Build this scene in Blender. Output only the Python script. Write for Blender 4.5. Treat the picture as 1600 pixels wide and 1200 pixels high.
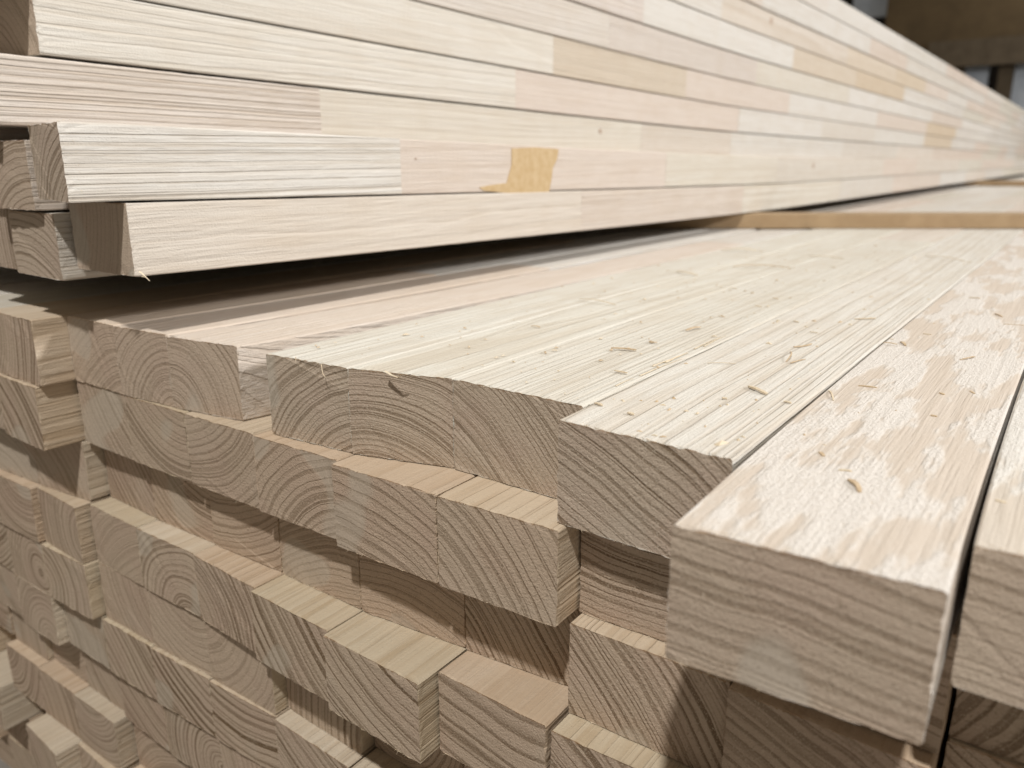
import bpy, bmesh, math, random
import numpy as np
from mathutils import Matrix, Vector, noise as mnoise

# ------------------------------------------------------------------ clear
for o in list(bpy.data.objects):
    bpy.data.objects.remove(o)
scene = bpy.context.scene
COL = scene.collection
rnd = random.Random(7)

# ------------------------------------------------------------------ camera
# working unit U = 10 cm, measured from the lens; ZC = lens height above the floor
U = 0.1
ZC = 0.706
F_PX, CX, CY = 1240.0, 800.0, 600.0
VPX, VPY = 1735.0, 252.0                       # vanishing point of the batten direction (+Y)
_Y = np.array([VPX - CX, VPY - CY, F_PX]); _Y /= np.linalg.norm(_Y)
_h = np.array([0, VPY - CY, F_PX]); _h /= np.linalg.norm(_h)
_Z = np.array([0, -_h[2], _h[1]])
_X = np.cross(_Y, _Z)
RM = np.stack([_X, _Y, _Z])                    # world <- camera (x right, y down, z forward)
cam = bpy.data.cameras.new('camera')
cam_o = bpy.data.objects.new('camera', cam)
COL.objects.link(cam_o)
m = Matrix.Identity(4)
for i in range(3):
    m[i][0] = RM[i, 0]; m[i][1] = -RM[i, 1]; m[i][2] = -RM[i, 2]
m[2][3] = ZC
cam_o.matrix_world = m
cam.sensor_width = 36.0
cam.lens = 36.0 * F_PX / 1600.0
cam.clip_start = 0.01
cam.clip_end = 200.0
cam.dof.use_dof = True
cam.dof.focus_distance = 0.372
cam.dof.aperture_fstop = 9.5
scene.camera = cam_o

# ------------------------------------------------------------------ light
world = bpy.data.worlds.new('World'); scene.world = world
world.use_nodes = True
bg = world.node_tree.nodes['Background']
bg.inputs[0].default_value = (1.0, 0.86, 0.68, 1)
bg.inputs[1].default_value = 0.145

def lamp(name, target, direction, dist, size, watts, col):
    """hall or fill lamp: direction is the way its light travels"""
    l = bpy.data.lights.new(name, 'AREA')
    l.shape = 'DISK'; l.size = size; l.energy = watts; l.color = col
    o = bpy.data.objects.new(name, l); COL.objects.link(o)
    d = Vector(direction).normalized()
    o.location = Vector(target) - d * dist
    o.rotation_euler = d.to_track_quat('-Z', 'Y').to_euler()
    return o
# the lamp that shines on the sawn ends, behind and above the camera
lamp('hall_or_fill_lamp', (-0.25, 0.25, 0.55), (-0.50, 1.0, -1.95), 3.4, 0.13, 82, (1.0, 0.972, 0.915))
# low lamp on the right, plus added fill lamps for the far stack
for yy, pw in ((0.6, 94), (4.2, 54), (8.0, 54)):
    lamp('hall_or_fill_lamp', (-0.4, yy, 0.68), (-1.0, -0.30, -0.44), 4.2, 0.40, pw, (1.0, 0.99, 0.975))
for yy in (4.5, 8.5):  # overhead fill lamps, added to keep the far tops bright
    lamp('hall_or_fill_lamp', (-0.2, yy, 0.6), (-0.12, -0.15, -1.0), 3.2, 0.9, 38, (1.0, 0.97, 0.92))
scene.cycles.max_bounces = 5
scene.cycles.diffuse_bounces = 3
scene.cycles.glossy_bounces = 2
scene.view_settings.view_transform = 'Standard'
scene.view_settings.look = 'None'
scene.view_settings.gamma = 1.0
scene.view_settings.exposure = 0.27
scene.view_settings.use_curve_mapping = False

# ------------------------------------------------------------------ helpers
def ray(px):
    return RM @ np.array([(px[0] - CX) / F_PX, (px[1] - CY) / F_PX, 1.0])
def on_z(px, z):
    r = ray(px); return r * (z / r[2])
def on_x(px, x):
    r = ray(px); return r * (x / r[0])
def W(p):
    """units from the lens -> metres in the world"""
    return Vector((p[0] * U, p[1] * U, p[2] * U + ZC))
def tag(o, label, cat, group=None, kind=None):
    if label: o['label'] = label
    if cat: o['category'] = cat
    if group: o['group'] = group
    if kind: o['kind'] = kind
    return o
def mesh_obj(name, verts, faces, mat, parent=None, smooth=False):
    me = bpy.data.meshes.new(name)
    me.from_pydata([tuple(v) for v in verts], [], faces)
    me.update()
    if mat: me.materials.append(mat)
    if smooth:
        for p in me.polygons: p.use_smooth = True
    o = bpy.data.objects.new(name, me); COL.objects.link(o)
    if parent: o.parent = parent
    return o
def box_vf(x0, x1, y0, y1, z0, z1):
    v = [(x0,y0,z0),(x1,y0,z0),(x1,y1,z0),(x0,y1,z0),(x0,y0,z1),(x1,y0,z1),(x1,y1,z1),(x0,y1,z1)]
    f = [(0,3,2,1),(4,5,6,7),(0,1,5,4),(1,2,6,5),(2,3,7,6),(3,0,4,7)]
    return v, f
def empty(name, loc):
    o = bpy.data.objects.new(name, None); COL.objects.link(o)
    o.location = loc; o.empty_display_size = 0.02
    return o

# ------------------------------------------------------------------ materials
class NT:
    def __init__(self, name):
        self.m = bpy.data.materials.new(name); self.m.use_nodes = True
        self.t = self.m.node_tree; self.n = self.t.nodes; self.l = self.t.links
        self.bsdf = self.n['Principled BSDF']
    def node(self, typ, **kw):
        x = self.n.new(typ)
        for k, v in kw.items(): setattr(x, k, v)
        return x
    def put(self, sock, val):
        if hasattr(val, 'is_linked') or isinstance(val, bpy.types.NodeSocket): self.l.new(val, sock)
        else: sock.default_value = val
    def math(self, op, a, b=None, c=None, clamp=False):
        x = self.node('ShaderNodeMath', operation=op, use_clamp=clamp)
        self.put(x.inputs[0], a)
        if b is not None: self.put(x.inputs[1], b)
        if c is not None: self.put(x.inputs[2], c)
        return x.outputs[0]
    def vmath(self, op, a, b=None, scale=None):
        x = self.node('ShaderNodeVectorMath', operation=op)
        self.put(x.inputs[0], a)
        if b is not None: self.put(x.inputs[1], b)
        if scale is not None: self.put(x.inputs['Scale'], scale)
        return x.outputs['Value'] if op in ('LENGTH', 'DOT_PRODUCT') else x.outputs['Vector']
    def noise(self, vec, scale, detail=3.0, rough=0.55, w=None):
        x = self.node('ShaderNodeTexNoise')
        x.inputs['Scale'].default_value = scale; x.inputs['Detail'].default_value = detail
        x.inputs['Roughness'].default_value = rough
        self.l.new(vec, x.inputs['Vector'])
        return x.outputs['Fac']
    def ss(self, v, lo, hi, a=0.0, b=1.0):
        x = self.node('ShaderNodeMapRange', interpolation_type='SMOOTHSTEP')
        self.put(x.inputs[0], v); self.put(x.inputs[1], lo); self.put(x.inputs[2], hi)
        self.put(x.inputs[3], a); self.put(x.inputs[4], b)
        return x.outputs[0]
    def lin(self, v, lo, hi, a=0.0, b=1.0):
        x = self.node('ShaderNodeMapRange')
        self.put(x.inputs[0], v); self.put(x.inputs[1], lo); self.put(x.inputs[2], hi)
        self.put(x.inputs[3], a); self.put(x.inputs[4], b)
        return x.outputs[0]
    def mix(self, f, a, b, mode='MIX'):
        x = self.node('ShaderNodeMix', data_type='RGBA', blend_type=mode)
        self.put(x.inputs[0], f)
        for s, v in ((x.inputs[6], a), (x.inputs[7], b)):
            if isinstance(v, tuple) and len(v) == 3: v = v + (1.0,)
            self.put(s, v)
        return x.outputs[2]
    def attr(self, name):
        return self.node('ShaderNodeAttribute', attribute_type='OBJECT', attribute_name=name)
    def sep(self, v):
        x = self.node('ShaderNodeSeparateXYZ'); self.l.new(v, x.inputs[0]); return x.outputs
    def comb(self, x, y, z):
        c = self.node('ShaderNodeCombineXYZ')
        for i, v in enumerate((x, y, z)): self.put(c.inputs[i], v)
        return c.outputs[0]

def make_wood():
    g = NT('sawn_softwood')
    tc = g.node('ShaderNodeTexCoord')
    P = tc.outputs['Object']
    pith = g.attr('pith'); pv = g.sep(pith.outputs['Vector'])      # x, z of the pith line, seed
    ring = g.attr('ring').outputs['Fac']                           # ring spacing, metres
    late = g.attr('late').outputs['Fac']                           # strength of the latewood lines
    tint = g.attr('tint').outputs['Color']
    scuff = g.attr('scuff').outputs['Fac']
    ridge = g.attr('ridge').outputs['Fac']
    grey = g.attr('grey').outputs['Fac']
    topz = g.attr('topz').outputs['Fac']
    seed = pv[2]
    x, y, z = g.sep(P)
    off = g.comb(seed, g.math('MULTIPLY', seed, 1.7), g.math('MULTIPLY', seed, 0.6))
    Ps = g.vmath('ADD', P, off)
    sx, sy, sz = g.sep(Ps)
    # --- which face: end grain or long grain
    geo = g.node('ShaderNodeNewGeometry')
    vt = g.node('ShaderNodeVectorTransform', vector_type='NORMAL', convert_from='WORLD', convert_to='OBJECT')
    g.l.new(geo.outputs['True Normal'], vt.inputs[0])
    nx, ny, nz = g.sep(vt.outputs[0])
    end = g.ss(g.math('ABSOLUTE', ny), 0.55, 0.8)
    long_ = g.math('SUBTRACT', 1.0, end)
    # --- growth rings round a slightly wandering pith line
    Plow = g.comb(g.math('MULTIPLY', sx, 14.0), g.math('MULTIPLY', sy, 1.6), g.math('MULTIPLY', sz, 14.0))
    wob1 = g.math('SUBTRACT', g.noise(Plow, 1.0, 1.0), 0.5)
    Pmid = g.comb(g.math('MULTIPLY', sx, 70.0), g.math('MULTIPLY', sy, 9.0), g.math('MULTIPLY', sz, 70.0))
    wob2 = g.math('SUBTRACT', g.noise(Pmid, 1.0, 1.0), 0.5)
    dx = g.math('SUBTRACT', x, pv[0]); dz = g.math('SUBTRACT', z, pv[1])
    r = g.math('SQRT', g.math('ADD', g.math('MULTIPLY', dx, dx), g.math('MULTIPLY', dz, dz)))
    r = g.math('ADD', r, g.math('MULTIPLY', wob1, 0.012))
    r = g.math('ADD', r, g.math('MULTIPLY', wob2, 0.0016))
    ph = g.math('DIVIDE', r, ring)
    # rings of uneven width
    vary = g.node('ShaderNodeTexNoise', noise_dimensions='1D')
    g.l.new(g.math('ADD', g.math('MULTIPLY', ph, 0.33), g.math('MULTIPLY', seed, 3.1)), vary.inputs['W'])
    vary.inputs['Detail'].default_value = 1.0
    ph = g.math('ADD', ph, g.math('MULTIPLY', vary.outputs['Fac'], 1.3))
    fr = g.math('FRACT', ph)
    latew = g.math('MULTIPLY', g.ss(fr, 0.40, 0.80), g.ss(fr, 0.88, 1.0, 1.0, 0.0))
    idx = g.math('FLOOR', ph)
    wn = g.node('ShaderNodeTexWhiteNoise', noise_dimensions='1D')
    g.l.new(g.math('ADD', idx, seed), wn.inputs['W'])
    latew = g.math('MULTIPLY', latew, g.lin(wn.outputs['Value'], 0, 1, 0.55, 1.0))
    # --- fibre and fuzz noises
    Pf = g.comb(g.math('MULTIPLY', sx, 900.0), g.math('MULTIPLY', sy, 26.0), g.math('MULTIPLY', sz, 900.0))
    fib = g.noise(Pf, 1.0, 2.0, 0.6)
    Pf2 = g.comb(g.math('MULTIPLY', sx, 260.0), g.math('MULTIPLY', sy, 7.0), g.math('MULTIPLY', sz, 260.0))
    fib2 = g.noise(Pf2, 1.0, 2.0, 0.55)
    fuzz = g.noise(Ps, 1500.0, 1.0, 0.7)
    fuzz2 = g.noise(Ps, 800.0, 2.0, 0.65)
    blot = g.noise(Ps, 26.0, 1.0, 0.55)
    Pst = g.comb(g.math('MULTIPLY', sx, 46.0), g.math('MULTIPLY', sy, 10.0), g.math('MULTIPLY', sz, 46.0))
    patch = g.noise(Pst, 1.0, 4.0, 0.62)
    patchm = g.ss(patch, 0.468, 0.532)                 # torn, whitish scuffed areas
    pm = g.math('MULTIPLY', patchm, scuff)
    # --- long-grain colour
    c_early = (0.630, 0.600, 0.562); c_late = (0.455, 0.378, 0.292)
    lw = g.math('MULTIPLY', latew, late)
    col = g.mix(g.math('MULTIPLY', lw, g.lin(scuff, 0.0, 1.0, 0.74, 0.2)), c_early, c_late)
    col = g.mix(g.ss(fib2, 0.40, 0.72, 0.0, 0.33), col, (0.515, 0.455, 0.385))
    col = g.mix(g.ss(fib, 0.45, 0.75, 0.0, 0.50), col, (0.69, 0.665, 0.62))
    col = g.mix(g.ss(blot, 0.45, 0.75, 0.0, 0.22), col, (0.565, 0.505, 0.432))
    col = g.mix(g.math('MULTIPLY', scuff, g.ss(patch, 0.53, 0.44, 0.0, 0.55)), col, (0.575, 0.500, 0.425))
    col = g.mix(g.math('MULTIPLY', pm, g.ss(fuzz2, 0.3, 0.6, 0.35, 0.85)), col, (0.74, 0.725, 0.705))
    col = g.mix(1.0, col, tint, 'MULTIPLY')
    # --- end-grain colour
    e_early = (0.530, 0.436, 0.352); e_late = (0.165, 0.112, 0.066)
    ecol = g.mix(g.math('MINIMUM', g.math('MULTIPLY', lw, 1.15), 1.0), e_early, e_late)
    ecol = g.mix(g.ss(blot, 0.38, 0.72, 0.0, 0.5), ecol, g.mix(g.math('MULTIPLY', lw, 0.8), (0.500, 0.385, 0.320), e_late))
    Pg = g.noise(Ps, 17.0, 1.0, 0.4)
    gm = g.math('MULTIPLY', g.ss(Pg, 0.585, 0.62), grey)
    ecol = g.mix(gm, ecol, g.mix(g.math('MULTIPLY', lw, 0.7), (0.525, 0.465, 0.398), (0.21, 0.16, 0.105)))
    ecol = g.mix(g.ss(fuzz, 0.55, 0.70, 0.0, 0.6), ecol, (0.64, 0.56, 0.465))
    ecol = g.mix(g.ss(fuzz2, 0.58, 0.72, 0.0, 0.42), ecol, (0.185, 0.135, 0.088))
    # torn upper arris of a cross-cut; light bleeding through its fibres painted warm
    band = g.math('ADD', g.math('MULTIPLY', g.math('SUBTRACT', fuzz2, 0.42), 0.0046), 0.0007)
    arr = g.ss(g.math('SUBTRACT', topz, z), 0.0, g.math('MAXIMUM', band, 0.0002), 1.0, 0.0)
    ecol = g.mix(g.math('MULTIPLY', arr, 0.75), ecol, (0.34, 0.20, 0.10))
    etint = g.mix(0.30, (1, 1, 1), tint)
    ecol = g.mix(1.0, ecol, etint, 'MULTIPLY')
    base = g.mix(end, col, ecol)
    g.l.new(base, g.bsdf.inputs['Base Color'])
    g.bsdf.inputs['Roughness'].default_value = 0.88
    g.bsdf.inputs['Specular IOR Level'].default_value = 0.15
    # --- relief (millimetres)
    h = g.math('MULTIPLY', g.math('MULTIPLY', g.math('SUBTRACT', 1.0, latew), ridge), 0.95)
    h = g.math('ADD', h, g.math('MULTIPLY', fib, 0.55))
    h = g.math('ADD', h, g.math('MULTIPLY', fib2, 0.65))
    h = g.math('ADD', h, g.math('MULTIPLY', fuzz2, 0.30))
    h = g.math('ADD', h, g.math('MULTIPLY', g.math('MULTIPLY', pm, fuzz2), 0.8))
    # saw marks across the face
    saw = g.math('SINE', g.math('ADD', g.math('MULTIPLY', sy, 900.0), g.math('MULTIPLY', wob1, 9.0)))
    h = g.math('ADD', h, g.math('MULTIPLY', saw, 0.015))
    he = g.math('MULTIPLY', fuzz2, 0.62)
    he = g.math('ADD', he, g.math('MULTIPLY', fuzz, 0.25))
    he = g.math('ADD', he, g.math('MULTIPLY', latew, -0.22))
    he = g.math('MULTIPLY', he, g.math('SUBTRACT', 1.0, g.math('MULTIPLY', gm, 0.7)))
    hh = g.math('ADD', g.math('MULTIPLY', h, long_), g.math('MULTIPLY', he, end))
    b = g.node('ShaderNodeBump')
    b.inputs['Strength'].default_value = 0.9
    b.inputs['Distance'].default_value = 0.001
    g.l.new(hh, b.inputs['Height'])
    g.l.new(b.outputs[0], g.bsdf.inputs['Normal'])
    return g.m
WOOD = make_wood()

def plain_wood(name, c1, c2, scale=60.0, rough=0.7):
    g = NT(name)
    P = g.node('ShaderNodeTexCoord').outputs['Object']
    n = g.noise(P, scale, 4.0, 0.6)
    g.l.new(g.mix(g.ss(n, 0.3, 0.7), c1, c2), g.bsdf.inputs['Base Color'])
    g.bsdf.inputs['Roughness'].default_value = rough
    b = g.node('ShaderNodeBump'); b.inputs['Strength'].default_value = 0.4; b.inputs['Distance'].default_value = 0.001
    g.l.new(n, b.inputs['Height']); g.l.new(b.outputs[0], g.bsdf.inputs['Normal'])
    return g.m
M_FIBRE = plain_wood('torn_fibre', (0.78, 0.68, 0.52), (0.66, 0.52, 0.36), 200)
M_CHIP = plain_wood('wood_chip', (0.46, 0.335, 0.205), (0.58, 0.45, 0.30), 260)
M_CHIP2 = plain_wood('pale_chip', (0.70, 0.61, 0.47), (0.58, 0.47, 0.33), 260)
M_GLUE = plain_wood('glue_stain', (0.57, 0.425, 0.245), (0.50, 0.345, 0.17), 120, 0.5)
M_KNOT = plain_wood('knot', (0.40, 0.29, 0.22), (0.48, 0.37, 0.28), 300)
M_FLOOR = plain_wood('concrete', (0.24, 0.22, 0.20), (0.32, 0.30, 0.27), 9, 0.85)
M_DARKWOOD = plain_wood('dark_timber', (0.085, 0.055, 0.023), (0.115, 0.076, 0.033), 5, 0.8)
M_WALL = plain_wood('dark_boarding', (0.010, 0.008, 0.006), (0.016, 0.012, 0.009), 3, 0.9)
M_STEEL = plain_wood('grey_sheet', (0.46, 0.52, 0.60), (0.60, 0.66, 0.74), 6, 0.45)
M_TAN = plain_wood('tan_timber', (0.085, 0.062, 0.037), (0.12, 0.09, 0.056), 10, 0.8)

# ------------------------------------------------------------------ battens
def block_mesh(name, w, t, y0, y1, skew, npx, npz, ys, rag, rs, front=True, lift=None, xo=0.0, zo=0.0, xs=None):
    """one finger-jointed length of a batten; local x -w/2..w/2, z 0..t; front end ragged from the saw"""
    R = random.Random(rs)
    per = []
    ch = 0.0009                                     # worn arris
    for i in range(npx + 1): per.append((-w/2 + ch + (w - 2*ch)*i/npx, 0.0, 'b'))
    for i in range(npz + 1): per.append((w/2, ch + (t - 2*ch)*i/npz, 'r'))
    for i in range(npx + 1): per.append((w/2 - ch - (w - 2*ch)*i/npx, t, 't'))
    for i in range(npz + 1): per.append((-w/2, t - ch - (t - 2*ch)*i/npz, 'l'))
    n = len(per)
    verts = []; faces = []
    secs = list(ys)
    for k, y in enumerate(secs):
        lz = lift(y) if lift else 0.0
        sx_ = xs(y) if xs else 0.0
        for (px, pz, s) in per:
            j = rag if (front and k == 0) else rag * (0.55 if (front and k < 3) else 0.30)
            cx_ = min(w/2 - abs(px), min(pz, t - pz) + (0 if s in 'tb' else 9))
            dxj = R.gauss(0, 1) * j; dzj = R.gauss(0, 1) * j
            if s in 'tb': dxj *= 0.3
            else: dzj *= 0.3
            # keep inside the nominal outline: the arris is torn away, not grown
            if s == 't': dzj = -abs(dzj)
            if s == 'b': dzj = abs(dzj) * 0.7
            if s == 'r': dxj = -abs(dxj)
            if s == 'l': dxj = abs(dxj)
            dy = 0.0
            if front and k == 0:
                dy = skew * (px / w) + R.gauss(0, 1) * rag * 0.5
            elif front:
                dy = skew * (px / w) * max(0.0, 1 - (y - secs[0]) / 0.02)
            verts.append((px + dxj + xo + sx_, y + dy, pz + dzj + zo + lz))
    for k in range(len(secs) - 1):
        for i in range(n):
            a = k*n + i; b = k*n + (i+1) % n
            faces.append((a, b, b + n, a + n))
    faces.append(tuple(reversed(range(n))))
    last = (len(secs) - 1) * n
    faces.append(tuple(range(last, last + n)))
    # consistent outward winding
    me = bpy.data.meshes.new(name)
    me.from_pydata(verts, [], faces); me.update()
    bm = bmesh.new(); bm.from_mesh(me); bmesh.ops.recalc_face_normals(bm, faces=bm.faces[:]); bm.to_mesh(me); bm.free()
    me.materials.append(WOOD)
    return me

PALES = [(1.0, 1.0, 1.0), (1.03, 1.035, 1.03), (0.98, 0.965, 0.94), (1.0, 0.93, 0.885), (1.04, 1.045, 1.05),
         (0.99, 0.91, 0.86), (0.96, 0.95, 0.90), (1.02, 0.98, 0.94)]
TANS = [(0.93, 0.82, 0.68), (0.95, 0.85, 0.72)]
def batten(name, label, group, xl, xr, yf, zb, t, length, skew=0.0, pith=None, ring=0.0042, late=0.75, tint=None,
           scuff=0.25, ridge=0.6, grey=1.0, cuts=None, tints=None, detail=1, rs=0, lift=None, piths=None, ridges=None, lates=None, xs=None):
    """xl, xr, yf, zb, t in units from the lens; cuts = block boundaries (units of y from the lens)"""
    R = random.Random(rs * 31 + 5)
    w = (xr - xl) * U
    T = t * U
    root = empty(name, W(((xl + xr) / 2, yf, zb)))
    tag(root, label, 'batten', group)
    L = length * U
    cs = [0.0] + [(c - yf) * U for c in (cuts or []) if c - yf < length - 1] + [L]
    for b in range(len(cs) - 1):
        y0, y1 = cs[b], cs[b+1]
        if detail == 2:
            npx, npz = (26, 18) if b == 0 else (3, 2)
            if b == 0:
                ys = [0, 0.0012, 0.004] + [0.004 + (y1 - 0.004) * (i / 30) for i in range(1, 31)]
            else:
                ys = [y0 + (y1 - y0) * (i / 14) for i in range(15)]
            rag = 0.00030
        elif detail == 1:
            npx, npz = (18, 12) if b == 0 else (2, 2)
            ys = [0, 0.0012, 0.004, y1] if b == 0 else [y0, y1]
            if lift: ys = ys[:-1] + [y0 + (y1 - y0) * q for q in (0.33, 0.66, 1.0)]
            rag = 0.00030
        else:
            npx, npz = 2, 2
            ys = [y0, y1]; rag = 0.0001
        s = rs * 97 + b * 13
        sub = random.Random(s)
        me = block_mesh('block', w, T, y0, y1, skew * U if b == 0 else 0, npx, npz, ys, rag, s, front=(b == 0), lift=lift, xs=xs,
                        xo=sub.uniform(-1, 1) * 0.00022 if b else 0, zo=-abs(sub.gauss(0, 1)) * 0.00012 if b else 0)
        o = bpy.data.objects.new('end_block' if b == 0 else 'finger_jointed_block', me); COL.objects.link(o); o.parent = root
        if pith is not None and b == 0:
            pp = ((pith[0] - (xl + xr) / 2) * U, (pith[1] - zb) * U)
        elif piths and b < len(piths) and piths[b]:
            pp = piths[b]
        else:
            a = sub.uniform(0, 6.283); d = sub.uniform(0.03, 0.16)
            pp = (math.cos(a) * d, math.sin(a) * d + T / 2)
        o['pith'] = (pp[0], pp[1], (s * 0.731) % 9.0)
        o['ring'] = ring if b == 0 else sub.uniform(0.0028, 0.0055)
        o['late'] = (lates[b] if lates and b < len(lates) and lates[b] is not None else (late if b == 0 else sub.uniform(0.25, 0.75)))
        tt = None
        if tints and b < len(tints): tt = tints[b]
        if tt is None and b == 0: tt = tint
        if tt is None: tt = sub.choice(PALES if sub.random() < 0.93 else TANS)
        o['tint'] = tuple(tt)
        o['scuff'] = scuff if b == 0 else scuff * sub.uniform(0.3, 1.2)
        o['ridge'] = (ridges[b] if ridges and b < len(ridges) and ridges[b] is not None else ridge * (1 if b == 0 else sub.uniform(0.3, 1.0)))
        o['grey'] = grey
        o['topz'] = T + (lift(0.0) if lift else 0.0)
    return root

T0 = 0.46
COLS = [(-0.136, 0.53), (-0.855, -0.15), (-1.585, -0.865), (-2.245, -1.60), (-2.938, -2.253), (-3.62, -2.945),
        (-4.283, -3.628), (-4.94, -4.29), (-5.575, -4.947), (-6.215, -5.60), (-6.83, -6.222), (-7.45, -6.84), (-8.11, -7.52), (-8.77, -8.12), (-9.43, -8.78)]
# front of each batten end (units from the lens along the battens)
FRONT = {
 0: [2.347, 2.00, 2.57, 2.785, 2.718, 2.622, 2.60, 2.545, 2.51, 2.29, 2.31, 2.40, 2.5],
 1: [2.76, 2.64, 2.70, 2.515, 2.495, 2.53, 2.535, 2.54, 2.52, 2.265, 2.30, 2.33, 2.45],
 2: [2.74, 2.57, 2.605, 2.74, 2.668, 2.662, 2.645, 2.63, 2.636, 2.485, 2.43, 2.39, 2.5],
 3: [2.80, 2.72, 2.475, 2.475, 2.36, 2.41, 2.465, 2.487, 2.478, 2.40, 2.36, 2.33, 2.5],
 4: [2.75, 2.66, 2.62, 2.66, 2.68, 2.60, 2.52, 2.50, 2.485, 2.385, 2.372, 2.37, 2.5],
 5: [2.7, 2.6, 2.55, 2.52, 2.47, 2.49, 2.505, 2.475, 2.45, 2.455, 2.37, 2.40, 2.5],
 6: [2.6, 2.66, 2.6, 2.5, 2.55, 2.60, 2.52, 2.51, 2.50, 2.54, 2.55, 2.5, 2.5],
 7: [2.6, 2.6, 2.55, 2.5, 2.5, 2.48, 2.52, 2.56, 2.55, 2.422, 2.412, 2.407, 2.75],
 8: [2.6, 2.6, 2.55, 2.5, 2.5, 2.48, 2.52, 2.5, 2.45, 2.37, 2.22, 2.65, 2.30],
 9: [2.6, 2.6, 2.55, 2.5, 2.5, 2.48, 2.52, 2.46, 2.43, 2.30, 2.32, 2.45, 2.5],
 10: [2.6, 2.6, 2.55, 2.5, 2.5, 2.48, 2.52, 2.5, 2.48, 2.4, 2.42, 2.5, 2.5],
}
ROW0X = {0: (-0.136, 0.53), 1: (-0.862, -0.152), 2: (-1.640, -0.904), 3: (-2.376, -1.646), 4: (-2.938, -2.380), 5: (-3.533, -2.942),
         6: (-4.42, -3.85), 7: (-4.955, -4.425), 8: (-5.56, -4.96), 9: (-6.21, -5.565)}
SKEW = {(0, 1): 0.045, (0, 4): 0.16, (0, 5): 0.05, (0, 3): -0.01, (0, 2): -0.014, (0, 6): 0.08, (0, 7): 0.02, (2, 9): 0.05, (1, 2): 0.02,
        (2, 3): 0.04, (2, 5): -0.03, (2, 4): 0.04, (1, 3): 0.02, (1, 4): 0.015, (3, 6): -0.03, (3, 4): -0.012, (8, 10): -0.03}
# pith position (units from the lens), ring spacing (m), latewood strength
PITH = {}
def setp(cells, p, ring, late):
    for c in cells: PITH[c] = (p, ring, late)
setp([(0, 5), (0, 4)], (-2.80, -1.80), 0.0034, 0.62)
setp([(0, 3)], (-3.3, -2.7), 0.0026, 0.6)
setp([(0, 2)], (-2.6, -3.6), 0.0042, 0.75)
setp([(0, 1)], (-1.1, -7.5), 0.0056, 0.5)
setp([(0, 0)], (-0.2, -7.5), 0.0060, 0.5)
setp([(1, 2)], (-1.2, 0.6), 0.0036, 0.8)
setp([(2, 2)], (-3.3, -3.9), 0.0042, 0.85)
setp([(2, 1)], (-1.6, -4.4), 0.0050, 0.6)
setp([(1, 4), (1, 3)], (-2.86, -2.55), 0.0058, 0.72)
setp([(1, 5)], (-2.80, -2.30), 0.0048, 0.62)
setp([(1, 8), (1, 7), (1, 6)], (-4.32, -1.02), 0.0050, 0.55)
setp([(0, 7), (0, 6)], (-4.42, -1.52), 0.0042, 0.45)
setp([(0, 8)], (-4.9, -1.9), 0.0050, 0.3)
setp([(2, 8), (2, 7), (2, 6)], (-4.2, -1.45), 0.0048, 0.7)
setp([(3, 8)], (-4.5, -3.6), 0.0060, 0.2)
setp([(3, 7), (3, 6)], (-4.42, -2.90), 0.0044, 0.7)
setp([(4, 8), (4, 7), (4, 6)], (-4.45, -2.72), 0.0056, 0.35)
setp([(3, 5), (3, 4)], (-1.9, -1.55), 0.0078, 0.95)
setp([(3, 3)], (-1.8, -1.1), 0.0092, 0.95)
setp([(3, 2)], (-3.0, -4.2), 0.0052, 0.9)
setp([(2, 4), (2, 5)], (-2.8, -3.3), 0.0040, 0.5)
setp([(2, 3)], (-3.9, -3.5), 0.0038, 0.8)
setp([(5, 8), (5, 7), (5, 6)], (-3.85, -2.35), 0.0062, 1.0)
setp([(1, 9)], (-7.6, -3.0), 0.0062, 0.95)
setp([(2, 9)], (-7.0, -3.0), 0.0060, 0.3)
setp([(5, 9), (5, 10)], (-6.35, -3.75), 0.0044, 0.55)
setp([(6, 9), (6, 8)], (-4.5, -2.9), 0.0050, 0.8)
setp([(5, 5)], (-2.6, -2.3), 0.0052, 0.8)
ORD = ['top', 'second', 'third', 'fourth', 'fifth', 'sixth', 'seventh', 'eighth', 'ninth', 'tenth', 'eleventh']
NUM = ['zero', 'one', 'two', 'three', 'four', 'five', 'six', 'seven', 'eight', 'nine', 'ten', 'eleven', 'twelve', 'thirteen']
LOOK = {
 (0, 0): 'pale batten beside the furthest-protruding top batten, across a thin dark gap',
 (0, 1): 'thick batten sticking out furthest, top mottled with white torn patches',
 (0, 2): 'batten of the top layer with straight diagonal grain, sunk beside furthest-protruding one',
 (0, 3): 'set-back top-layer batten with fine diagonal rings and a pale grey end patch',
 (0, 4): 'top-layer batten with skewed end, arched rings and a flake on its edge',
 (0, 5): 'top-layer batten with arched rings bordering the open gap in the layer',
 (0, 6): 'pinkish top-layer batten on far side of gap, side face ridged',
 (3, 4): 'batten with broad dark curved rings, jutting out in fourth layer down',
 (3, 3): 'batten with widely spaced nearly level brown rings and worn top corner',
 (1, 3): 'second-layer batten with a pale ringed patch and exposed yellow side',
}
G_LOW = 'battens laid side by side in the lower stack'
def lower_label(k, c):
    if (k, c) in LOOK: return LOOK[(k, c)]
    s = '%s-layer batten of lower stack, ' % ORD[k]
    if c == 1: return s + 'in the column under furthest-protruding top batten'
    if c == 0: return s + 'one column outward of furthest-protruding top batten'
    n = c - 1
    return s + '%s column%s from furthest-protruding top batten towards upper bundle' % (NUM[n], '' if n == 1 else 's')
TOPCUTS = {0: [11], 1: [16], 2: [19], 3: [11.5], 4: [14], 5: [17], 6: [4.6, 10], 7: [6.5, 13], 8: [5.5, 12]}
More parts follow.
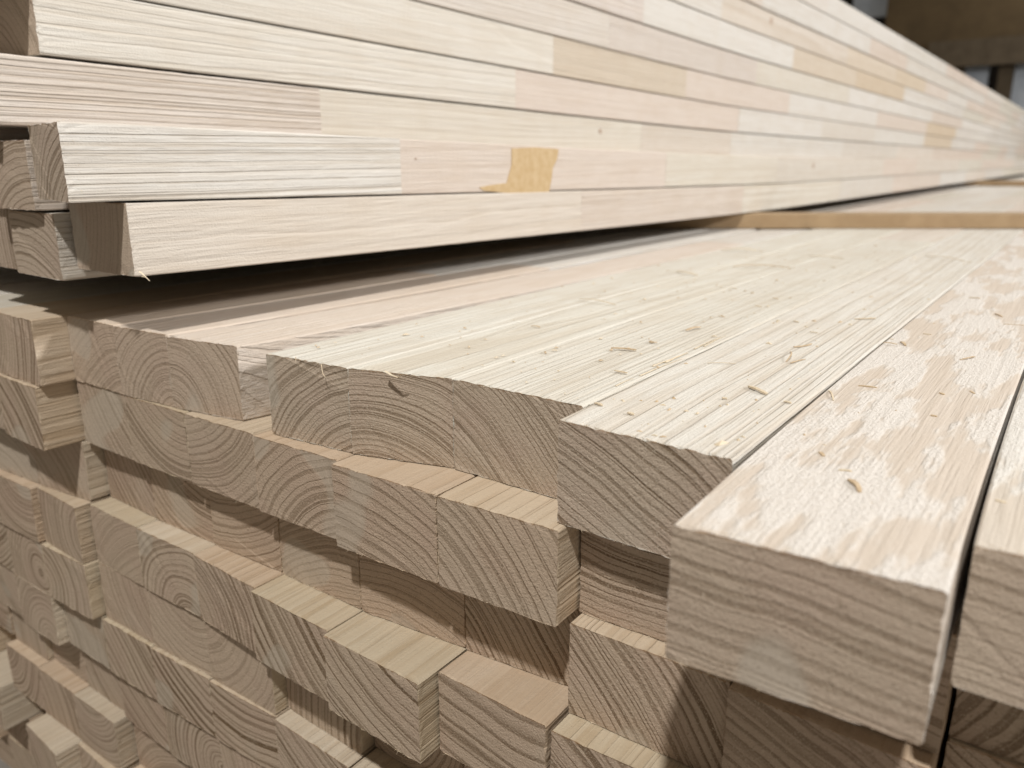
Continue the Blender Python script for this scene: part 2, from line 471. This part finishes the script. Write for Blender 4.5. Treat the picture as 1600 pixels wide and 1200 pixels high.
TOPTINT = {0: (1.0, .985, .96), 1: (.985, .95, .92), 2: (1.02, 1.02, 1.0), 3: (1.0, 1.0, .96), 4: (1.01, 1.015, .975), 5: (1.03, 1.04, 1.01), 6: (1.0, .93, .88), 7: (1.0, .91, .84), 8: (1.0, .88, .77), 9: (1.0, .88, .74)}
TINTS = {(2, 4): (1.0, .88, .80), (2, 5): (1.0, .92, .84), (2, 7): (1.05, .95, .84), (2, 6): (1.05, .97, .88), (1, 2): (.98, .92, .88)}
EDGE = {}
for k in FRONT: FRONT[k] += [2.42 + 0.06 * (k % 3), 2.40 + 0.07 * ((k + 1) % 3)]
for k in range(11):
    for c in range(15):
        sk = SKEW.get((k, c), random.Random(k * 100 + c).uniform(-0.02, 0.02))
        EDGE[k, c] = [FRONT[k][c] - sk / 2, FRONT[k][c] + sk / 2]        # left, right end of the cut
    for c in range(14):
        gap = EDGE[k, c][0] - EDGE[k, c + 1][1]
        if -0.01 < gap < 0.045 and not (k == 0 and c == 5):
            mid = (EDGE[k, c][0] + EDGE[k, c + 1][1]) / 2
            EDGE[k, c][0] = mid - 0.006; EDGE[k, c + 1][1] = mid + 0.002
BAT = {}
def low_tint(k, c, R):
    a = TINTS.get((k, c), R.choice(PALES)); q = R.uniform(0.9, 1.0)
    return (a[0] * 0.97 * q, a[1] * 0.875 * q, a[2] * 0.745 * q)
DRIFT = {1: (-0.042, 1.3), 0: (-0.052, 1.5), 6: (0.24, 1.5), 7: (0.17, 1.5), 8: (0.12, 1.5), 9: (0.06, 1.5)}      # sideways warp of single battens: amount, decay length
def drift(a, d):
    return lambda y: a * U * (1 - math.exp(-max(y, 0.0) / U / d))
for k in range(11):
    for c in range(15):
        xl, xr = COLS[c]
        R = random.Random(k * 100 + c)
        if k == 0 and c in ROW0X: xl, xr = ROW0X[c]
        else:
            j = R.uniform(-0.006, 0.006); xl += j + 0.002; xr += j - 0.002
        zb = -1 - T0 * (k + 1)
        t = T0 - 0.002
        if k == 0: t += {0: -0.006, 1: -0.009, 2: -0.002, 3: 0.004, 4: 0.0035, 5: 0.003, 6: -0.008}.get(c, 0.0)
        p = PITH.get((k, c))
        if p is None:
            a = R.uniform(0, 6.283); d = R.uniform(0.2, 1.3)
            p = ((0.5 * (xl + xr) + math.cos(a) * d, zb + 0.23 + math.sin(a) * d), R.uniform(0.0036, 0.006), R.uniform(0.4, 0.9))
        near = (k == 0 and c < 9)
        vis = (k <= 3 or (k == 4 and c >= 2) or (k >= 5 and c >= 4)) and not (k >= 3 and c == 0)
        cuts = TOPCUTS.get(c, [9]) if k == 0 else []
        if k == 0:
            y = cuts[-1]
            while y < 60: y += R.uniform(4, 8); cuts = cuts + [y]
        yl, yr = EDGE[k, c]
        BAT[k, c] = batten('sawn_batten', lower_label(k, c), G_LOW, xl, xr, (yl + yr) / 2, zb, t, 78 + R.uniform(-.3, .3) if k == 0 else 77,
               skew=yr - yl, pith=p[0], ring=p[1], late=p[2],
               tint=(TOPTINT.get(c) if k == 0 else low_tint(k, c, R)),
               scuff=(1.0 if (k, c) in ((0, 1), (0, 0)) else 0.22), ridge=(0.12 if c in (0, 1) else (0.5 if k == 0 else 0.6)),
               grey=0.85 if R.random() < 0.5 else 0.2,
               cuts=cuts, detail=2 if near else (1 if vis else 0), rs=k * 40 + c + 1, xs=drift(*DRIFT[c]) if (k == 0 and c in DRIFT) else None)

# ------------------------------------------------------------------ upper bundle
TU = 0.425
SB = -0.778                               # top of the spacer stick that carries the bundle
UX = [-4.40, -4.41, -5.435, -5.434, -5.430, -5.432, -5.425, -5.428, -5.420, -5.424]
UY = [2.40, 2.17, 2.15, 2.55, 2.2, 2.3, 2.25, 2.4, 2.3, 2.35]
UCUT = {0: [7.3, 12.0, 17.5], 1: [4.62, 9.3, 13.5], 2: [4.75, 10.6, 14.0], 3: [7.55, 14.3, 19.5], 4: [8.3, 12.0, 17.0], 5: [9.6, 15.0, 21.5], 6: [10.5, 17.0], 7: [13.2, 21], 8: [15, 23], 9: [19, 27]}
PINK = (1.0, 0.925, 0.885); TAN = (0.98, 0.90, 0.80); WHITE = (1.05, 1.055, 1.06); CREAM = (1.02, 1.0, 0.95)
UTINT = {0: [(1.0, .955, .91), (1.0, .93, .885), CREAM], 1: [WHITE, PINK, CREAM, (1, .97, .93)], 2: [(1.03, .98, .95), CREAM, (1, .96, .92)],
         3: [(1.04, 1.035, 1.01), PINK, WHITE, (1, .98, .95)], 4: [(1.04, 1.03, 1.0), TAN, PINK, WHITE], 5: [(1.0, .97, .95), (1.0, .95, .93), CREAM, WHITE],
         6: [(1.02, .97, .96), WHITE, TAN], 7: [WHITE, (1., .95, .9), TAN], 8: [(1.02, .96, .92), WHITE], 9: [(1.05, 1.03, 1.02), WHITE]}
URIDGE = {1: [1.5, 0.15], 2: [1.2, 0.3], 3: [0.6, 0.15], 0: [0.7, 0.5]}
ULATE = {1: [0.75, 0.12], 2: [0.7, 0.3], 3: [0.35, 0.15], 0: [0.3, 0.3], 4: [0.2, 0.25, .2], 5: [.2, .2, .2]}
ULOOK = {
 0: 'bottom-layer outer batten of upper bundle, its end shaded by the batten above',
 1: 'upper-bundle batten with ridged white end block and orange glue stain',
 2: 'third-layer outer batten of upper bundle with pinkish ridged end block',
 3: 'fourth-layer outer batten of upper bundle with smooth cream end block',
}
def lift_fn(amount, yf):
    def f(y):
        yy = y / U + yf
        s = max(0.0, min(1.0, (14.0 - yy) / 11.6))
        return amount * U * s ** 1.25
    return f
def sway(k):
    return 0.0
G_UP = 'battens stacked in the upper bundle'
for k in range(10):
    for c in range(7 if k < 2 else 4):
        R = random.Random(5000 + k * 10 + c)
        xr = UX[k] - c * 0.675 - (R.uniform(0, 0.02) if c else 0)
        if k == 0 and c == 1: xr = -5.09
        if k == 1 and c == 1: xr = -5.20
        xl = xr - 0.655
        yf = UY[k] if c == 0 else UY[k] + R.uniform(-0.08, 0.25)
        if c == 1 and k == 0: yf = 2.33
        if c == 1 and k == 1: yf = 2.27
        zb = SB + TU * k
        lf = 0.138 + (0.0 if c == 0 else -0.075)
        cuts = list(UCUT[k]) if c == 0 else []
        y = cuts[-1] if cuts else 0
        while c == 0 and y < 66:
            y += R.uniform(4.2, 8.0); cuts.append(y)
        if c == 0:
            lab = ULOOK.get(k, '%s-layer outer batten of upper bundle, counted from its underside' % ['bottom', 'second', 'third', 'fourth', 'fifth', 'sixth', 'seventh', 'eighth', 'ninth', 'topmost'][k])
        else:
            lab = '%s-layer batten of upper bundle, %s row%s in behind its outer face' % (['bottom', 'second', 'third', 'fourth', 'fifth', 'sixth', 'seventh', 'eighth', 'ninth', 'topmost'][k], NUM[c], '' if c == 1 else 's')
        pith = {(0, 0): (-5.9, -.1), (1, 0): (-4.0, -0.9), (0, 1): (-5.6, -1.3), (1, 1): (-5.2, -.9), (3, 0): (-6.2, .2)}.get((k, c))
        BAT['u', k, c] = batten('planed_batten', lab, G_UP, xl, xr, yf, zb + R.uniform(0, 0.005), TU - R.uniform(0.012, 0.024), 76,
               skew=(-0.14 if (k, c) == (1, 0) else R.uniform(-0.03, 0.03)), pith=pith, ring=0.0052 if (k, c) == (1, 0) else 0.0045,
               late=(ULATE.get(k, [0.35])[0] if c == 0 and (k, c) != (1, 0) else 0.75), tint=UTINT[k][0] if c == 0 else R.choice(PALES),
               scuff=0.12, ridge=0.6, cuts=cuts, tints=UTINT[k] if c == 0 else None, ridges=URIDGE.get(k) if c == 0 else None,
               lates=ULATE.get(k) if c == 0 and k != 1 else None,
               detail=(2 if (c == 0 and k < 4) else 1), rs=900 + k * 7 + c * 101, lift=lift_fn(lf, yf))

# ------------------------------------------------------------------ spacer sticks, bearers, floor
def stick(label, p0, p1, depth, height):
    """flat spacer lying across the lower stack; p0, p1 are its front bottom corners (units)"""
    a = W(p0); b = W(p1)
    d = (b - a); L = d.length
    root = mesh_obj('spacer_stick', *box_vf(0, L, 0, depth * U, 0, height * U), M_STICK)
    root.location = a; root.rotation_euler = (0, 0, math.atan2(d.y, d.x))
    bm = bmesh.new(); bm.from_mesh(root.data)
    bmesh.ops.bevel(bm, geom=bm.edges[:], offset=0.0008, segments=1, affect='EDGES')
    bm.to_mesh(root.data); bm.free()
    tag(root, label, 'spacer', 'spacer sticks between the stacks')
M_STICK = plain_wood('spacer_wood', (0.33, 0.225, 0.125), (0.39, 0.275, 0.16), 30, 0.75)
s0 = on_z((1169, 357.5), -1); s1 = on_z((1590, 357.5), -1)
dd = (s1 - s0) / (s1[0] - s0[0])
pA = s0 + dd * (-8.4 - s0[0]); pB = s0 + dd * (1.0 - s0[0])
stick('tan wooden spacer stick lying across the lower stack, clear of sawdust', pA + np.array([0, 0, 0.004]), pB + np.array([0, 0, 0.004]), 0.55, 0.215)
stick('far spacer stick under the upper bundle, beyond the tan one', (-8.4, 38.6, -0.996), (1.0, 40.5, -0.996), 0.7, 0.215)
for i, y in enumerate((9.0, 40.0, 72.0)):
    v, f = box_vf(-8.2 * U, 0.6 * U, y * U, (y + 1) * U, 0.0, 0.1)
    o = mesh_obj('bearer', v, f, M_STICK)
    tag(o, ['timber bearer on the floor under the near end of the lower stack', 'timber bearer on the floor under the middle of the lower stack', 'timber bearer on the floor under the far end of the lower stack'][i], 'bearer', 'bearers under the lower stack')
v, f = box_vf(-12, 12, -6, 16, -0.2, 0.0)
o = mesh_obj('floor', v, f, M_FLOOR); tag(o, 'grey concrete floor of the shed', None, kind='structure')

# ------------------------------------------------------------------ dim background of the shed
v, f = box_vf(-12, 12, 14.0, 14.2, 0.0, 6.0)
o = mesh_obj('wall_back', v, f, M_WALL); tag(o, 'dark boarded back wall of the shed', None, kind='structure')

def on_y(px, y):
    r = ray(px); return r * (y / r[1])
def slab(name, label, cat, a, b, y, depth, mat, down=None):
    """upright board, post or beam of the shed between two sighted corners at distance y"""
    p = on_y(a, y); q = on_y(b, y)
    z0 = down if down is not None else min(p[2], q[2])
    v, f = box_vf(min(p[0], q[0]) * U, max(p[0], q[0]) * U, y * U, (y + depth) * U, z0 * U + ZC, max(p[2], q[2]) * U + ZC)
    return tag(mesh_obj(name, v, f, mat), label, cat)
FL = -ZC / U
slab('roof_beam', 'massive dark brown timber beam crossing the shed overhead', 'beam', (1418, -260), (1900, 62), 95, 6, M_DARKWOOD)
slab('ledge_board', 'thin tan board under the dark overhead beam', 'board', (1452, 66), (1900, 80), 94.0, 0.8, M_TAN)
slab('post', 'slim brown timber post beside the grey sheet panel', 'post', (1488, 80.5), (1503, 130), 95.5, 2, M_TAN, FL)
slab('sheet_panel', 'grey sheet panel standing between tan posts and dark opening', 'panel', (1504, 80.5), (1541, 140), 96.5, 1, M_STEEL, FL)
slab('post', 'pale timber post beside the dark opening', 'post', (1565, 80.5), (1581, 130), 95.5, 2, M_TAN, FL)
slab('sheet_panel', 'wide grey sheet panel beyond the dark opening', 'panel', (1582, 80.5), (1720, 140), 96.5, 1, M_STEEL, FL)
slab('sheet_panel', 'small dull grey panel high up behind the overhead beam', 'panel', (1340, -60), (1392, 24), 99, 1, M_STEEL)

# ------------------------------------------------------------------ marks on the upper bundle
def local(root, p):
    return Vector(W(p)) - Vector(root.location)
st = [(800, 232), (836, 230), (873, 233), (871, 248), (864, 262), (862, 280), (858, 300), (836, 302), (812, 303), (785, 301), (757, 298), (749, 293), (768, 289), (792, 286), (796, 272), (800, 258)]
r1 = BAT['u', 1, 0]
pts = [local(r1, on_x(p, UX[1] + 0.004)) for p in st]
n = len(pts)
vs = [tuple(p) for p in pts] + [(p.x - 0.0012, p.y, p.z) for p in pts]
fs = [tuple(range(n))] + [(i, i + n, (i + 1) % n + n, (i + 1) % n) for i in range(n)]
mesh_obj('glue_stain', vs, fs, M_GLUE, r1)['label'] = 'orange-tan glue stain on the side of the batten'
def knot(root, px, x, rad):
    c = local(root, on_x(px, x + 0.003)); vs = [(c.x + 0.0006, c.y, c.z)]
    R = random.Random(int(px[0]))
    for i in range(14):
        a = i / 14 * 6.283; q = rad * R.uniform(0.8, 1.15)
        vs.append((c.x, c.y + math.cos(a) * q * 1.35, c.z + math.sin(a) * q))
    mesh_obj('knot', vs, [(0, i + 1, (i + 1) % 14 + 1) for i in range(14)], M_KNOT, root)
knot(BAT['u', 2, 0], (938, 205), UX[2], 0.0030)
knot(BAT['u', 1, 0], (1271, 259), UX[1], 0.0050)
knot(BAT['u', 5, 0], (1205, 33), UX[5], 0.0075)
knot(BAT['u', 1, 0], (650, 248), UX[1], 0.0008)

# ------------------------------------------------------------------ torn fibres on the saw cuts
def sliver(vs, fs, a, d, L, w, R, bend=0.3):
    """a thin bent three-sided splinter from point a along d"""
    d = Vector(d).normalized(); side = d.cross(Vector((R.uniform(-1, 1), R.uniform(-1, 1), R.uniform(-1, 1)))).normalized()
    up = d.cross(side)
    k = len(vs); mid = a + d * L * 0.55 + up * L * bend * R.uniform(-0.5, 0.5); tip = a + d * L + up * L * bend * R.uniform(-1, 1)
    for p, q in ((a, 1.0), (mid, 0.7)):
        vs += [tuple(p + side * w * q), tuple(p - side * w * q * 0.5 + up * w * q * 0.8), tuple(p - side * w * q * 0.5 - up * w * q * 0.8)]
    vs.append(tuple(tip))
    for i in range(3):
        j = (i + 1) % 3
        fs.append((k + i, k + j, k + 3 + j, k + 3 + i)); fs.append((k + 3 + i, k + 3 + j, k + 6))
def fringe(key, count, edges='tb'):
    root = BAT[key]; R = random.Random(str(key)); vs = []; fs = []
    if key[0] == 'u':
        k, c = key[1], key[2]; xr = UX[k] - c * 0.675; w = 0.655 * U; t = TU * U; yl = yr = 0; lz = 0.138 * U
    else:
        k, c = key; xl, xr = ROW0X[c] if (k == 0 and c in ROW0X) else COLS[c]; w = (xr - xl) * U; t = T0 * U
        yl, yr = EDGE[key]; lz = 0
    sk = (yr - yl) * U
    for i in range(count):
        e = R.choice(edges); u_ = R.uniform(-0.48, 0.48)
        y = sk * u_ + 0.0003
        if e == 't': a = Vector((w * u_, y, t - 0.0003 + lz)); d = (R.uniform(-1, 1), R.uniform(-1.1, 0.1), R.uniform(-0.5, 0.35))
        elif e == 'b': a = Vector((w * u_, y, 0.0004 + lz)); d = (R.uniform(-1, 1), R.uniform(-1.0, 0.1), R.uniform(-0.55, 0.4))
        else: a = Vector((w * 0.5 - 0.0003, sk * 0.5 + 0.0003, t * R.uniform(0.03, 0.97) + lz)); d = (R.uniform(-0.2, 0.5), R.uniform(-1.0, 0.1), R.uniform(-1, 1))
        sliver(vs, fs, a, d, abs(R.gauss(0, 1)) * 0.0009 + 0.0004, R.uniform(0.00005, 0.00013), R)
    o = mesh_obj('torn_fibres', vs, fs, M_FIBRE, root); o['kind'] = 'stuff'
for key in [(0, 0), (0, 1), (0, 2), (0, 3), (0, 4), (0, 5), (0, 6), (0, 7), (0, 8)]: fringe(key, 70, 'ttb')
for key in [(1, 2), (1, 3), (1, 4), (1, 5), (1, 6), (1, 7), (2, 2), (2, 3), (2, 4), (2, 5), (2, 6), (2, 7), (3, 2), (3, 3), (3, 4), (3, 5), (3, 6), (3, 7), (3, 8), (4, 6), (4, 7), (4, 8), (4, 9), (3, 9), (5, 6), (5, 7), (5, 8)]:
    fringe(key, 60, 'tbbr')
for key in [('u', 0, 0), ('u', 1, 0), ('u', 3, 0)]: fringe(key, 50, 'brt')
def splinter(root, name, pix, depth_fn, w, mat):
    """a curled fibre drawn through sighted points"""
    P = [local(root, depth_fn(p)) for p in pix]
    vs = []; fs = []; n = len(P)
    for i, p in enumerate(P):
        d = (P[min(i + 1, n - 1)] - P[max(i - 1, 0)]).normalized(); s_ = d.cross(Vector((0, 0, 1)));
        if s_.length < 0.1: s_ = d.cross(Vector((1, 0, 0)))
        s_.normalize(); u_ = d.cross(s_); ww = w * (1 - 0.7 * i / (n - 1))
        for a in range(4): vs.append(tuple(p + s_ * ww * math.cos(a * 1.571) + u_ * ww * 0.5 * math.sin(a * 1.571)))
    for i in range(n - 1):
        for a in range(4): fs.append((i*4 + a, i*4 + (a+1) % 4, i*4 + 4 + (a+1) % 4, i*4 + 4 + a))
    fs += [(0, 1, 2, 3), tuple(range(4*n - 1, 4*n - 5, -1))]
    return mesh_obj(name, vs, fs, mat, root)
fr5 = EDGE[0, 5][0] - 0.006
splinter(BAT[0, 5], 'splinter', [(502, 569), (503, 577), (505, 585), (510, 591)], lambda p: on_y(p, fr5), 0.00035, M_FIBRE)
splinter(BAT[0, 5], 'splinter', [(462, 558), (462, 566)], lambda p: on_y(p, fr5), 0.0003, M_FIBRE)
fr4 = EDGE[0, 4][0] + 0.045
splinter(BAT[0, 4], 'flake', [(602, 580), (612, 586), (622, 590), (630, 584)], lambda p: on_y(p, fr4 - 0.018), 0.0009, M_CHIP2)
splinter(BAT['u', 0, 0], 'splinter', [(218, 424), (226, 431), (234, 439)], lambda p: on_y(p, 2.36), 0.0006, M_FIBRE)
splinter(BAT['u', 0, 0], 'splinter', [(222, 432), (230, 434)], lambda p: on_y(p, 2.36), 0.0005, M_FIBRE)
for a, b, w in [((1000, 587), (1066, 560), 0.0006), ((962, 603), (990, 591), 0.0005), ((1040, 566), (1075, 551), 0.0010), ((1020, 572), (1062, 557), 0.0007), ((1085, 545), (1125, 527), 0.0006), ((1100, 541), (1135, 524), 0.0006)]:
    splinter(BAT[0, 3], 'splinter', [a, ((a[0] + b[0]) / 2, (a[1] + b[1]) / 2 - 1), b], lambda p: on_z(p, -0.995), w, M_CHIP2)

# ------------------------------------------------------------------ chips and sawdust lying on the lower stack
CHIPS = [((955, 545), (994, 548), 2.2, 0), ((1072, 517), (1094, 512), 2.0, 0), ((1145, 417), (1236, 420), 2.2, 0), ((1128, 391), (1182, 392), 3.4, 1), ((1265, 400), (1318, 404), 2.0, 1),
 ((1058, 424), (1090, 431), 2.2, 1), ((1170, 605), (1198, 617), 2.6, 1), ((1105, 568), (1150, 569), 0.7, 1), ((1228, 566), (1234, 550), 0.9, 0), ((1240, 543), (1268, 538), 1.6, 0), ((1235, 568), (1258, 562), 1.0, 0),
 ((1341, 604), (1370, 607), 1.6, 0), ((1380, 536), (1402, 539), 1.3, 0), ((1407, 535), (1415, 541), 1.8, 0), ((1335, 499), (1368, 498), 1.8, 1), ((1265, 519), (1278, 521), 1.2, 1), ((1500, 563), (1523, 558), 1.2, 0),
 ((1447, 401), (1508, 409), 2.0, 1), ((1568, 507), (1600, 509), 1.0, 0), ((1514, 466), (1532, 467), 1.8, 1), ((1555, 491), (1566, 496), 1.6, 0), ((1443, 522), (1455, 524), 1.6, 1), ((1326, 751), (1343, 771), 2.2, 0), ((1310, 736), (1331, 738), 1.4, 1),
 ((1295, 611), (1302, 627), 1.0, 1), ((960, 580), (980, 584), 1.8, 1), ((1017, 535), (1026, 536), 1.5, 0), ((830, 510), (844, 512), 1.4, 0), ((930, 631), (941, 635), 2.0, 1), ((981, 646), (990, 649), 2.0, 1), ((1128, 623), (1136, 624), 1.8, 1),
 ((1468, 615), (1475, 618), 1.6, 0), ((1454, 650), (1464, 652), 1.6, 0), ((1281, 708), (1287, 714), 1.8, 0), ((1225, 628), (1236, 631), 1.5, 1), ((1555, 783), (1572, 788), 1.8, 1), ((1350, 499), (1362, 497), 1.0, 1), ((1208, 466), (1216, 468), 1.5, 1), ((1180, 478), (1190, 480), 1.4, 1),
 ((905, 468), (962, 477), 1.4, 1), ((1240, 502), (1248, 504), 1.4, 1), ((1298, 417), (1306, 419), 1.3, 1), ((497, 411), (526, 442), 0.8, 1), ((521, 408), (490, 424), 0.6, 1), ((1516, 612), (1523, 616), 1.2, 0), ((1390, 530), (1396, 531), 1.0, 1), ((1140, 450), (1152, 452), 1.2, 1)]
G_CHIP = 'loose wood chips on top of the lower stack'
for i, (a, b, w, pale) in enumerate(CHIPS):
    R = random.Random(300 + i)
    xq = on_z(a, -1.0)[0]; cz = -0.993 if xq < -1.65 else (-1.003 if xq < -0.88 else -1.014)
    P0 = W(on_z(a, cz)); P1 = W(on_z(b, cz))
    L = (P1 - P0).length; wid = w * 0.00046
    n = 5; vs = []; fs = []
    bow = R.uniform(-0.1, 0.1) * L; rise = R.uniform(0.0, 0.06) * L
    for k in range(n + 1):
        q = k / n; ww = wid * R.uniform(0.75, 1.1) * (0.65 if k in (0, n) else 1)
        yb = bow * 4 * q * (1 - q); zz = rise * 4 * q * (1 - q) + 0.0002
        th = wid * 0.55
        vs += [(q * L, yb - ww, zz), (q * L, yb + ww, zz + R.uniform(0, 1) * th * 0.3), (q * L, yb + ww * 0.8, zz + th), (q * L, yb - ww * 0.9, zz + th * R.uniform(0.8, 1.3))]
    for k in range(n):
        for e in range(4): fs.append((k*4 + e, k*4 + 4 + e, k*4 + 4 + (e+1) % 4, k*4 + (e+1) % 4))
    fs += [(3, 2, 1, 0), (4*n, 4*n + 1, 4*n + 2, 4*n + 3)]
    o = mesh_obj('wood_chip', vs, fs, M_CHIP2 if pale else M_CHIP)
    d = P1 - P0
    o.location = P0; o.rotation_euler = (0, 0, math.atan2(d.y, d.x))
    cc = next((q for q in range(6) if ROW0X[q][0] - 0.06 <= xq <= ROW0X[q][1] + 0.06), 5)
    where = {0: 'beside the thin dark gap', 1: 'on the white-patched protruding batten', 2: 'on the straight-grained batten next to the protruding one', 3: 'on the set-back top batten with fine rings', 4: 'on the skew-ended top batten', 5: 'on the batten bordering the gap in the layer'}[cc]
    size = 'tiny' if L < 0.005 else ('short' if L < 0.011 else 'long')
    lab = '%s %s wood chip lying %s' % (size, 'pale' if pale else 'tan', where)
    lab = {0: 'stubby tan chip lying flat on the set-back top-layer batten', 2: 'longest straight tan chip, lying near the spacer stick', 3: 'broad pale chip lying near the spacer stick',
           7: 'hair-thin curled pale fibre on straight-grained top batten', 11: 'tan chip lying on the mottled white-patched batten by the seam', 22: 'short tan chip lying diagonally on the white-patched batten',
           42: 'crossed wisp of fibre in the shadow under the upper bundle', 43: 'second thin wisp of fibre crossing under the upper bundle'}.get(i, lab)
    tag(o, lab, 'wood chip', G_CHIP)
vs = []; fs = []
R = random.Random(77)
for i in range(760):
    x = R.uniform(-3.5, 0.4); y = 2.2 + 9.5 * R.random() ** 1.6
    if x < -2.4 and y < 2.8: continue
    if not any(ROW0X[c][0] + 0.02 < x < ROW0X[c][1] - 0.02 and y > max(EDGE[0, c]) + 0.03 for c in range(6)): continue
    p = W((x, y, -0.9925 if x < -1.65 else (-1.0045 if x < -0.9 else -1.0165))); s_ = 0.00018 + abs(R.gauss(0, 1)) * 0.00030
    a = R.uniform(0, 6.28); k = len(vs); e = R.uniform(1, 3.5)
    ca, sa = math.cos(a), math.sin(a)
    for (u_, v_, z_) in ((-e, -1, -.1), (e, -.8, -.1), (e * .8, 1, .1), (-e * .9, .9, 0), (0, 0, 1.1)):
        vs.append((p.x + (u_ * ca - v_ * sa) * s_, p.y + (u_ * sa + v_ * ca) * s_, p.z + z_ * s_))
    fs += [(k, k + 1, k + 4), (k + 1, k + 2, k + 4), (k + 2, k + 3, k + 4), (k + 3, k, k + 4)]
o = mesh_obj('sawdust', vs, fs, M_CHIP2); o.data.materials.append(M_CHIP)
for p in o.data.polygons: p.material_index = 1 if (p.index // 4) % 5 < 2 else 0
tag(o, 'fine pale sawdust scattered on top of the lower stack', 'sawdust', kind='stuff')
